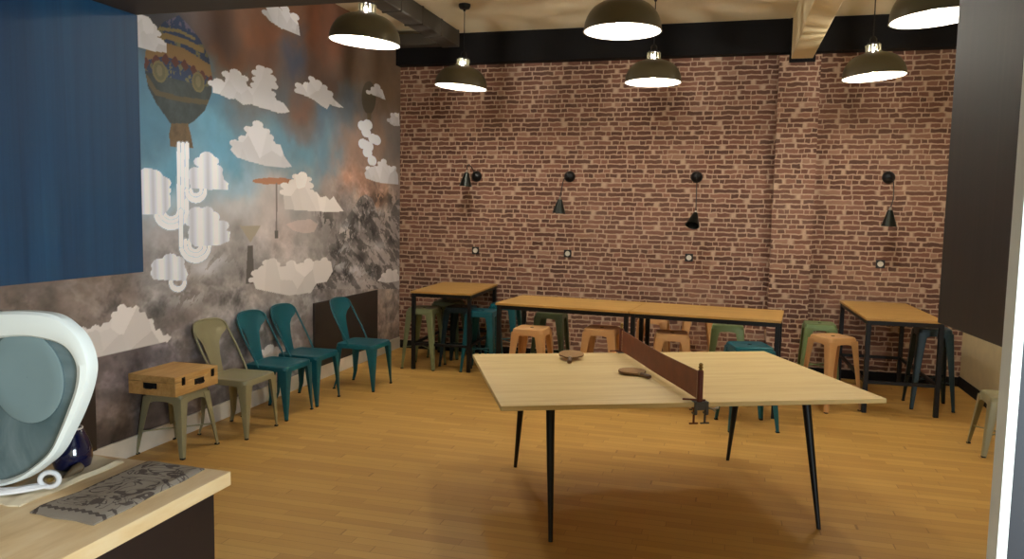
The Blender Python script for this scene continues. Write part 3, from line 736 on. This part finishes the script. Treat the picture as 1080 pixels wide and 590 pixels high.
# ------------------------------------------------------------------ wooden case on the low stool
BOXWOOD = wood('light_box_wood', (168, 126, 70), (196, 152, 90), (212, 174, 114), (14, 1.5, 14), .5)
t = thing('wooden_box', 'light wooden carrying case with dark clasps, lying on the low khaki stool', 'box', (-3.855, 4.735, .455), 0)
hx, hy, hb, ht_ = .205, .235, .095, .14
obj('box_body', box(bmesh.new(), -hx, hx, -hy, hy, 0, hb), BOXWOOD, t, bevel=.003)
obj('lid', box(bmesh.new(), -hx, hx, -hy, hy, hb+.002, ht_), BOXWOOD, t, bevel=.003)
def bail(name, loc, axis, w):
    bm = bmesh.new()
    box(bm, -w/2, w/2, -.004, 0, -.02, .02)
    tube(bm, [(-w*.4, -.004, .006), (-w*.36, -.016, -.008), (-w*.2, -.02, -.016), (w*.2, -.02, -.016), (w*.36, -.016, -.008), (w*.4, -.004, .006)], .004)
    return obj(name, bm, BLACKSTEEL, t, loc, axis, label='dark iron handle')
bail('handle', (.0, -hy, .068), 0, .11)
bail('handle', (hx, .02, .068), PI/2, .10)
for y in (-.15, .17):
    bm = bmesh.new(); box(bm, hx, hx+.005, y-.015, y+.015, .07, .125); box(bm, hx+.005, hx+.01, y-.009, y+.009, .085, .118)
    obj('latch', bm, BLACKSTEEL, t)

# ------------------------------------------------------------------ bar tables
BAROAK = wood('bar_table_oak', (172, 130, 66), (192, 148, 80), (206, 164, 96), (1.2, 16, 16), .42)
def bar_table(name, label, cx_, cy_, w, d, rz, grp=None, low_long=False):
    t = thing(name, label, 'table', (cx_, cy_, 0), rz, grp)
    h = .875; a, b = w/2, d/2
    obj('tabletop', box(bmesh.new(), -a, a, -b, b, h-.022, h), BAROAK, t, bevel=.002)
    for sx in (-1, 1):
        for sy in (-1, 1):
            x = sx*(a-.03); y = sy*(b-.03)
            obj('leg', box(bmesh.new(), x-.02, x+.02, y-.02, y+.02, 0, h-.022), BLACKSTEEL, t, bevel=.002)
    bm = bmesh.new()
    for sy in (-1, 1): box(bm, -a+.05, a-.05, sy*(b-.03)-.016, sy*(b-.03)+.016, h-.062, h-.0225)
    for sx in (-1, 1): box(bm, sx*(a-.03)-.016, sx*(a-.03)+.016, -b+.05, b-.05, h-.062, h-.0225)
    obj('frame_rail', bm, BLACKSTEEL, t, bevel=.002)
    bm = bmesh.new()
    for sx in (-1, 1): box(bm, sx*(a-.03)-.014, sx*(a-.03)+.014, -b+.05, b-.05, .27, .30)
    if low_long:
        for sy in (-1, 1): box(bm, -a+.05, a-.05, sy*(b-.03)-.014, sy*(b-.03)+.014, .27, .30)
    obj('foot_rail', bm, BLACKSTEEL, t, bevel=.002)
    return t
bar_table('bar_table', 'square-cornered oak bar table on a black frame standing near the mural corner', -3.05, 8.58, .70, 1.19, .05, low_long=True)
bar_table('bar_table', 'long oak bar table on a black frame, the left of the two joined in line', -1.50, 7.68, 1.335, .80, -.088, 'long bar tables in a line')
bar_table('bar_table', 'long oak bar table on a black frame, the right of the two joined in line', -.165, 7.562, 1.335, .80, -.088, 'long bar tables in a line')
bar_table('bar_table', 'oak bar table on a black frame standing right of the brick pillar', 1.53, 8.36, .66, 1.46, .03, low_long=True)

# ------------------------------------------------------------------ ping pong table
PC = Vector((-.407, 4.905, 0)); PR = .423
PPWOOD = wood('pale_ash_laminate', (218, 188, 126), (234, 206, 146), (242, 220, 166), (.8, 9, 9), .42)
EDGE = plain('laminate_edge', (168, 140, 96), .55)
t = thing('ping_pong_table', 'large pale wooden ping pong table on four slanted black legs', 'table', PC, PR)
w_, d_, ht_ = 2.172, 1.455, .785
bm = box(bmesh.new(), -w_/2, w_/2, -d_/2, d_/2, ht_-.026, ht_)
tt = obj('tabletop', bm, PPWOOD, t, bevel=.003)
for sx in (-1, 1):
    for sy in (-1, 1):
        top = Vector((sx*.765, sy*.43, ht_-.027)); ft = Vector((sx*.785, sy*.62, 0))
        bm = bmesh.new(); tube(bm, [top, top*.55+ft*.45, ft], [.026, .021, .012], 16)
        lg = obj('leg', bm, BLACKSTEEL, t)
        bm = bmesh.new(); lathe(bm, [(.001, ht_-.033), (.055, ht_-.033), (.055, ht_-.027), (.001, ht_-.027)], 20, (top.x, top.y, 0)); obj('mounting_plate', bm, BLACKSTEEL, lg)
bm = bmesh.new(); box(bm, -.75, .75, -.40, -.36, ht_-.055, ht_-.027); box(bm, -.75, .75, .36, .40, ht_-.055, ht_-.027); obj('under_rail', bm, BLACKSTEEL, t)

# net with its two clamped posts
LEATHER = plain('brown_net_leather', (120, 66, 36), .6, var=.3, nscale=16)
POST = plain('reddish_post', (104, 46, 26), .45, .1); IRON = plain('dark_iron', (92, 90, 88), .4, .7); BRASS = plain('aged_brass', (140, 116, 66), .4, .8)
STITCH = plain('pale_stitching', (206, 180, 140), .7)
t = thing('ping_pong_net', 'brown leather ping pong net clamped across the table by two posts', 'net', PC+Vector((0, 0, ht_)), PR)
bm = bmesh.new()
n = 28; lo = []
for k in range(n+1):
    y = -d_/2+.012+(d_-.024)*k/n; bow = .006*math.sin(k/n*PI*3); sag = -.012*math.sin(k/n*PI)
    x = -.012+bow*.4
    lo.append([(x-.0025, y, .012), (x+.0025, y, .012), (x+.0025, y, .165+sag), (x-.0025, y, .165+sag)])
loft(bm, lo); obj('net_band', bm, LEATHER, t)
for sy in (-1, 1):
    y = sy*(d_/2+.002)
    bm = bmesh.new(); lathe(bm, [(.001, .004), (.016, .004), (.016, .17), (.012, .176), (.001, .176)], 18, (-.012, y, 0)); po = obj('post', bm, POST, t)
    bm = bmesh.new(); lathe(bm, [(.001, .176), (.011, .176), (.008, .184), (.014, .19), (.009, .198), (.012, .207), (.007, .214), (.001, .216)], 16, (-.012, y, 0)); obj('finial', bm, BRASS, po)
    bm = bmesh.new()
    for k in range(14): box(bm, -.018, -.0146, y-sy*.028-.003, y-sy*.028+.003, .02+k*.0105, .0255+k*.0105)
    obj('stitching', bm, STITCH, t)
    # clamp: upper plate, C bracket around the edge, two clamping screws with wing nuts
    bm = bmesh.new()
    box(bm, -.045, .035, min(y-sy*.040, y+sy*.02), max(y-sy*.040, y+sy*.02), .001, .007)
    for sx in (-.036, .027):
        box(bm, sx-.008, sx+.008, min(y+sy*.006, y+sy*.018), max(y+sy*.006, y+sy*.018), -.062, .006)
        box(bm, sx-.008, sx+.008, min(y-sy*.03, y+sy*.016), max(y-sy*.03, y+sy*.016), -.066, -.056)
    box(bm, -.045, .035, min(y+sy*.006, y+sy*.014), max(y+sy*.006, y+sy*.014), -.040, .006)
    cl = obj('clamp', bm, IRON, t, bevel=.003)
    for sx in (-.036, .027):
        bm = bmesh.new(); tube(bm, [(sx, y-sy*.012, -.03), (sx, y-sy*.012, -.115)], .006, 10); tube(bm, [(sx-.024, y-sy*.012, -.117), (sx+.024, y-sy*.012, -.117)], .005, 8)
        lathe(bm, [(.001, -.034), (.014, -.034), (.014, -.028), (.001, -.028)], 14, (sx, y-sy*.012, 0))
        obj('clamp_screw', bm, POST if sx < 0 else IRON, cl)
    bm = bmesh.new(); tube(bm, [(.04, y+sy*.012, -.03), (.06, y+sy*.012, -.035), (.075, y+sy*.014, -.05)], [.008, .006, .004]); tube(bm, [(.058, y+sy*.012, -.034), (.092, y+sy*.012, -.028)], [.004, .007])
    obj('wing_nut', bm, CHROME, cl, label='silver wing nut')
    bm = bmesh.new(); tube(bm, [(-.10, y-sy*.02, .016), (.02, y-sy*.0, .012)], .0055); obj('tension_rod', bm, POST, cl)

# paddles
CORK = plain('brown_paddle_rubber', (150, 112, 64), .7, var=.15, nscale=40); HANDLE = wood('dark_handle_wood', (84, 56, 32), (104, 72, 42), (126, 92, 56), (20, 3, 20), .5)
def paddle(label, x, y, rz, tilt):
    t = thing('ping_pong_paddle', label, 'paddle', (x, y, ht_), rz, 'paddles on the ping pong table')
    t.rotation_euler = (tilt, 0, rz); t.location.z += .0025+(.0085 if tilt else 0)
    def blade_pts(s, z):
        out = []
        for k in range(40):
            a = 2*PI*k/40; r = 1.0
            px_ = .086*math.cos(a)*s; py_ = .088*math.sin(a)*s
            if py_ < -.05: px_ *= .82; py_ *= 1.06
            out.append((px_, py_+.08, z))
        return out
    obj('blade', loft(bmesh.new(), [blade_pts(1, .010), blade_pts(1, .016)]), HANDLE, t)
    obj('rubber_sheet', loft(bmesh.new(), [blade_pts(.985, .016), blade_pts(.985, .0185)]), CORK, t)
    obj('rubber_sheet', loft(bmesh.new(), [blade_pts(.985, .0075), blade_pts(.985, .010)]), CORK, t)
    bm = bmesh.new()
    lp = []
    for y_, w, hz in ((.012, .012, .006), (-.005, .0135, .011), (-.03, .0125, .0125), (-.07, .014, .0128), (-.098, .017, .013), (-.104, .014, .010)):
        lp.append([(w*math.cos(2*PI*k/14), y_, .0132+hz*math.sin(2*PI*k/14)) for k in range(14)])
    loft(bm, lp); obj('handle', bm, HANDLE, t)
    bm = bmesh.new()
    lathe(bm, [(.0143, -.022), (.0155, -.02), (.0155, -.012), (.0143, -.010)], 16, (0, 0, .0135), 'y'); obj('handle_band', bm, EDGE, t, label='pale band')
    return t
paddle('brown ping pong paddle nearer the left end of the table, handle towards the front', -1.00, 5.12, .12, .10)
paddle('brown ping pong paddle lying beside the net, handle towards the net', -.50, 4.80, .72, 0)

# ------------------------------------------------------------------ counter
COUNTERTOP = wood('butcher_block', (214, 180, 130), (232, 202, 154), (242, 220, 180), (8, 1.6, 8), .4)
WENGE = wood('wenge_laminate', (30, 22, 22), (38, 28, 28), (48, 36, 34), (1, 1, .12), .5)
t = thing('kitchen_counter', 'dark wood counter with a pale wooden worktop in the near left corner', 'counter', (-2.2, 1.1, 0))
CX, CY = -2.2, 1.1
obj('worktop', box(bmesh.new(), -2.95-CX, -1.50-CX, .0-CY, 2.10-CY, .905, .95), COUNTERTOP, t, bevel=.002)
obj('counter_body', box(bmesh.new(), -2.9-CX, -1.545-CX, .04-CY, 2.05-CY, 0, .905), WENGE, t, bevel=.002)
obj('side_panel', box(bmesh.new(), -1.545-CX, -1.535-CX, .02-CY, 2.06-CY, .0, .905), WENGE, t)

# hanging panels
BLUE = wood('blue_grained_laminate', (14, 44, 72), (20, 58, 88), (27, 70, 100), (6, 9, .25), .42)
t = thing('wall_cabinet', 'large blue grained cabinet hanging from the dark soffit above the counter', 'cabinet', (-2.09, 1.2, 1.565))
obj('side_panel', box(bmesh.new(), .172, .19, -1.15, 1.0, 0, .845), BLUE, t, bevel=.0015)
obj('cabinet_body', box(bmesh.new(), -.19, .172, -1.15, .995, .004, .845), BLUE, t, bevel=.0015)
WENGE2 = wood('dark_grained_laminate', (34, 28, 28), (44, 36, 35), (56, 46, 43), (6, 9, .25), .45)
t = thing('hanging_panel', 'tall dark wood-grained panel hanging on the right side of the opening', 'panel', (.545, 1.85, 1.53), .0)
bm = bmesh.new()
A = Vector((.522-.545, 2.205-1.85, 0)); Bq = Vector((.60-.545, 1.42-1.85, 0))
nrm = Vector((1, .1, 0)).normalized()*.03
loft(bm, [[A+Vector((0,0,z)), Bq+Vector((0,0,z)), Bq+nrm+Vector((0,0,z)), A+nrm+Vector((0,0,z))] for z in (0, .88)])
obj('board', bm, WENGE2, t, bevel=.0015)

# near doorway edge on the right
NAVY = plain('navy_door_paint', (18, 20, 34), .5); STRIPW = plain('white_edge_strip', (232, 238, 236), .5)
t = struct(obj('door_1', box(bmesh.new(), .4235, 1.3, 1.30, 1.345, 0, 2.41), NAVY, smooth=False))
ed = obj('edge_strip', box(bmesh.new(), .410, .4235, 1.30, 1.345, 0, 2.41), STRIPW, t, smooth=False)

# ------------------------------------------------------------------ things on the counter
ZC = .95
WHITEPL = plain('white_gloss_plastic', (232, 240, 240), .35, var=.02)
# white framed grey screen
OUT = [(-1.98, .980), (-1.89, 1.003), (-1.81, 1.05), (-1.75, 1.10), (-1.71, 1.16), (-1.67, 1.23), (-1.64, 1.30), (-1.63, 1.36), (-1.65, 1.42), (-1.69, 1.46), (-1.75, 1.488), (-1.85, 1.492), (-1.95, 1.485), (-2.08, 1.47), (-2.17, 1.44), (-2.22, 1.38), (-2.24, 1.30), (-2.22, 1.20), (-2.17, 1.10), (-2.08, 1.0)]
INN = [(-1.975, .996), (-1.885, 1.024), (-1.82, 1.065), (-1.775, 1.105), (-1.742, 1.16), (-1.708, 1.23), (-1.682, 1.29), (-1.675, 1.345), (-1.69, 1.38), (-1.72, 1.403), (-1.77, 1.415), (-1.85, 1.42), (-1.95, 1.41), (-2.05, 1.40), (-2.12, 1.375), (-2.16, 1.34), (-2.18, 1.28), (-2.165, 1.2), (-2.12, 1.12), (-2.05, 1.03)]
t = thing('white_framed_screen', 'rounded white frame holding a grey translucent screen, standing on the counter', 'screen', (-1.955, 1.72, ZC))
def closed(pts): return catmull([(a+1.93, 0, b-ZC) for a, b in pts], 6, True)
PO, PI_ = closed(OUT), closed(INN)
bm = bmesh.new(); loops = []
for o_, i_ in zip(PO, PI_):
    m = (o_+i_)/2
    loops.append([o_+Vector((0, -.012, 0)), o_*.9+i_*.1+Vector((0, -.021, 0)), m+Vector((0, -.026, 0)), i_*.9+o_*.1+Vector((0, -.018, 0)), i_+Vector((0, -.008, 0)), i_+Vector((0, .012, 0)), m+Vector((0, .026, 0)), o_+Vector((0, .014, 0))])
loops.append(loops[0]); loft(bm, loops, False, False)
obj('frame', bm, WHITEPL, t)
GREYG = NT('grey_translucent_plastic')
gv = GREYG.coord((1, 1, 1)); gn = GREYG.noise(gv, 5, 4, .6, 1.2)
GREYG.l(GREYG.ramp(gn, [(.3, (84, 106, 112)), (.5, (110, 130, 136)), (.75, (136, 154, 160))]), GREYG.b.inputs['Base Color'])
GREYG.set(Roughness=.18); GREYG.b.inputs['Transmission Weight'].default_value = .12
bm = bmesh.new()
inn = [i_*.97+o_*.03 for o_, i_ in zip(PO, PI_)]
loft(bm, [[q_+Vector((0, -.004, 0)) for q_ in inn], [q_+Vector((0, .004, 0)) for q_ in inn]])
obj('pane', bm, GREYG.m, t, label='grey translucent pane')
bm = bmesh.new(); lathe(bm, [(.128, -.005), (.13, -.009), (.123, -.011), (.09, -.008), (.001, -.006)], 48, (.075, 0, .355), 'y')
LENS = plain('pale_grey_dish', (124, 146, 152), .3, var=.08, nscale=6)
obj('round_dish', bm, LENS, t, label='pale round dish')
bm = bmesh.new(); box(bm, -.26, -.085, .03, .12, 0, .018); tube(bm, [(-.14, .06, .01), (-.14, .03, .09)], [.02, .014], 12); obj('stand', bm, WHITEPL, t, bevel=.005)

# blue glazed jug
GLAZE = plain('dark_blue_glaze', (16, 18, 48), .12, var=.2, coat=.6)
RIM = plain('pale_rim', (196, 180, 170), .4)
t = thing('ceramic_jug', 'glossy dark blue jug with a pale rim behind the white frame', 'jug', (-1.965, 1.945, ZC+.013))
bm = lathe(bmesh.new(), [(.001, 0), (.042, 0), (.052, .006), (.058, .03), (.056, .06), (.047, .09), (.037, .112), (.031, .125), (.028, .125), (.034, .11), (.044, .085), (.052, .05), (.048, .01), (.001, .006)], 36)
obj('jug_body', bm, GLAZE, t)
bm = bmesh.new(); tube(bm, [(.030*math.cos(a), .030*math.sin(a), .126) for a in [2*PI*k/32 for k in range(32)]], .0035, 8, True); obj('rim', bm, RIM, t, label='pale rim')

# folded beige cloth under the jug
CLOTHM = plain('beige_cloth', (226, 212, 184), .85, var=.1, nscale=30, bump=.4)
def sheet(corner, zs, thick, seed, nx=16, nyy=20, amp=.003):
    """cloth slab over four corners (ground plan), slightly wavy"""
    rnd = random.Random(seed); ph = [rnd.random()*6 for _ in range(6)]
    bm = bmesh.new(); a, b, c, d = [Vector((*p, 0)) for p in corner]
    top = []; bot = []
    for i in range(nx+1):
        rt, rb = [], []
        for j in range(nyy+1):
            u, v = i/nx, j/nyy
            p = a*(1-u)*(1-v)+b*u*(1-v)+c*u*v+d*(1-u)*v
            e = min(u, 1-u, v, 1-v); roundz = min(1, e/.06)**.5
            wv = amp*(math.sin(u*9+ph[0]+v*4)+math.sin(v*11+ph[1])*.7+math.sin(u*4-v*7+ph[2]))
            jx = .003*math.sin(v*13+ph[3]); jy = .003*math.sin(u*11+ph[4])
            rt.append(bm.verts.new((p.x+jx, p.y+jy, zs+thick*(.35+.65*roundz)+max(-thick*.3, wv)*roundz)))
            rb.append(bm.verts.new((p.x+jx, p.y+jy, zs)))
        top.append(rt); bot.append(rb)
    for i in range(nx):
        for j in range(nyy):
            bm.faces.new((top[i][j], top[i+1][j], top[i+1][j+1], top[i][j+1])); bm.faces.new((bot[i][j], bot[i][j+1], bot[i+1][j+1], bot[i+1][j]))
    for i in range(nx):
        bm.faces.new((bot[i][0], bot[i+1][0], top[i+1][0], top[i][0])); bm.faces.new((top[i][nyy], top[i+1][nyy], bot[i+1][nyy], bot[i][nyy]))
    for j in range(nyy):
        bm.faces.new((top[0][j], top[0][j+1], bot[0][j+1], bot[0][j])); bm.faces.new((bot[nx][j], bot[nx][j+1], top[nx][j+1], top[nx][j]))
    return bm
cl = obj('folded_cloth', sheet([(-1.965, 1.655), (-1.866, 1.66), (-1.875, 2.06), (-2.06, 2.09)], ZC, .011, 3), CLOTHM)
tag(cl, 'beige folded cloth under the dark blue jug', 'cloth')
CORDW = plain('white_cotton_cord', (226, 224, 226), .8, var=.08, nscale=60)
t = thing('knotted_cord', 'coil of knotted white cord with a brass ring beside the jug', 'cord', (-1.885, 1.758, ZC+.014))
bm = bmesh.new()
rnd = random.Random(5)
for k in range(7):
    a0 = -.018+.006*k
    pts = [(.012-.004*k, .012+a0*.4, .010), (-.025, a0*1.1-.022, .008+.003*(k % 3)), (-.06, a0*1.3-.052, .008+.002*(k % 2)), (-.10-.004*k, a0*1.4-.082+.004*math.sin(k*2.), .008)]
    tube(bm, catmull(pts, 5), .0048, 7)
obj('strands', bm, CORDW, t)
bm = bmesh.new(); tube(bm, [(.022*math.cos(a)+.012, .012+.012*math.cos(a), .028+.022*math.sin(a)) for a in [2*PI*k/28 for k in range(28)]], .0075, 10, True); obj('loop', bm, CORDW, t)
bm = bmesh.new(); lathe(bm, [(.001, 0), (.009, .002), (.011, .008), (.007, .014), (.001, .015)], 14, (.014, .012, .021)); obj('bead', bm, BRASS, t, label='brass bead')
TASS = plain('brown_leather_tag', (92, 74, 52), .6, .1)
bm = bmesh.new()
tube(bm, [(0, 0, .02), (.0, -.012, .024), (-.004, -.03, .02), (-.006, -.05, .012), (-.006, -.075, .004), (-.002, -.1, .003)], [.006, .016, .014, .009, .006, .004], 10)
tg_ = obj('leather_tag', bm, TASS, None, (-1.905, 1.925, ZC+.006)); tag(tg_, 'dark brown leather tag trailing off the beige cloth beside the cord', 'tag')

# grey patterned textile: printed motifs live in the material
t_ = NT('grey_jacquard_textile')
tc = t_.n('ShaderNodeTexCoord'); 
sepc = t_.n('ShaderNodeSeparateXYZ'); t_.l(tc.outputs['Object'], sepc.inputs[0])
U, V_ = sepc.outputs[0], sepc.outputs[1]
nz1 = t_.noise(tc.outputs['Object'], 9, 1, .4, 3.2)
band = t_.math('ABSOLUTE', t_.math('SUBTRACT', nz1, .5))
curl = t_.math('LESS_THAN', band, .030)
nz2 = t_.noise(tc.outputs['Object'], 24, 0, .3, .8)
blob = t_.math('GREATER_THAN', nz2, .66)
mot = t_.math('MAXIMUM', curl, blob)
# zigzag border along the left and near edges
eu = t_.math('ADD', U, t_.math('MULTIPLY', V_, .0))
zz = t_.math('MULTIPLY', t_.math('PINGPONG', t_.math('MULTIPLY', V_, 34.), .5), .018)
du = t_.math('ABSOLUTE', t_.math('SUBTRACT', t_.math('ADD', U, .105), zz)); b1 = t_.math('LESS_THAN', du, .0065)
zz2 = t_.math('MULTIPLY', t_.math('PINGPONG', t_.math('MULTIPLY', U, 44.), .5), .016)
dv = t_.math('ABSOLUTE', t_.math('SUBTRACT', t_.math('ADD', V_, .20), zz2)); b2 = t_.math('LESS_THAN', dv, .0065)
inside = t_.math('MULTIPLY', t_.math('GREATER_THAN', U, -.08), t_.math('GREATER_THAN', V_, -.17))
mot = t_.math('MULTIPLY', mot, inside)
mot = t_.math('MAXIMUM', mot, t_.math('MAXIMUM', b1, b2))
weave = t_.noise(tc.outputs['Object'], 260, 1)
colr = t_.mix(mot, lin((136, 126, 114)), lin((60, 48, 44)))
colr = t_.mix(t_.math('MULTIPLY', weave, .25), colr, lin((140, 130, 118)))
t_.l(colr, t_.b.inputs['Base Color']); t_.set(Roughness=.9)
TX0, TY0 = -1.69, 1.86
tx = obj('patterned_textile', sheet([(-1.80-TX0, 1.635-TY0), (-1.575-TX0, 1.625-TY0), (-1.585-TX0, 2.09-TY0), (-1.80-TX0, 2.09-TY0)], 0, .013, 8, 22, 40, .0022), t_.m, None, (TX0, TY0, ZC))
tag(tx, 'grey folded textile with dark curling motifs along the counter edge', 'textile')
# beige folder
FOLD = plain('pale_cardboard', (206, 194, 168), .7, var=.05)
bm = bmesh.new()
c4 = [(-2.30, 1.50), (-1.815, 1.555), (-1.95, 1.655), (-2.30, 1.655)]
loft(bm, [[(x, y, ZC+z+(.03 if x > -2 and y > 1.7 else 0)*(1 if z else 1)*0) for x, y in c4] for z in (0, .010)])
fo = obj('cardboard_folder', bm, FOLD, bevel=.003); tag(fo, 'pale cardboard folder lying in front of the white frame', 'folder')

# ------------------------------------------------------------------ light
w = bpy.data.worlds.new('world'); S.world = w; w.use_nodes = True
w.node_tree.nodes['Background'].inputs[0].default_value = (.8, .9, 1, 1); w.node_tree.nodes['Background'].inputs[1].default_value = .02
def area(name, loc, rot, sx, sy, energy, col):
    l = bpy.data.lights.new(name, 'AREA'); l.shape = 'RECTANGLE'; l.size = sx; l.size_y = sy; l.energy = energy; l.color = col
    o = bpy.data.objects.new(name, l); o.location = loc; o.rotation_euler = rot; link(o); return o
# two fill lights added on the kitchen side, out of view
area('counter_fill_light', (-1.3, .5, 2.39), (0, 0, 0), .3, 1.2, 14, (1.0, .93, .82))  # added warm fill that brightens the worktop from above
area('cool_side_fill', (1.9, -.5, 1.35), (PI/2, 0, PI/2-.30), 1.3, 1.1, 160, (.78, .93, 1.0))  # added cool fill, source unseen, aimed at the blue cabinet and white frame

# ------------------------------------------------------------------ camera
f = 824.09; pitch, roll, yaw = .0901, .0185, -.2703
cy_, sy_, cp, sp, cr, sr = math.cos(yaw), math.sin(yaw), math.cos(pitch), math.sin(pitch), math.cos(roll), math.sin(roll)
fwd = Vector((sy_*cp, cy_*cp, -sp)); right = Vector((cy_, -sy_, 0)); up = right.cross(fwd)
r2 = cr*right+sr*up; u2 = -sr*right+cr*up
cam = bpy.data.cameras.new('camera'); cam.sensor_width = 36; cam.lens = f/1080*36; cam.clip_start = .05
co = bpy.data.objects.new('camera', cam); link(co)
M_ = Matrix((r2, u2, -fwd)).transposed().to_4x4(); M_.translation = (0, 0, 1.8)
co.matrix_world = M_
S.camera = co
S.view_settings.view_transform = 'Standard'; S.view_settings.look = 'None'; S.view_settings.gamma = 1
S.view_settings.exposure = 0.0; S.view_settings.use_curve_mapping = False
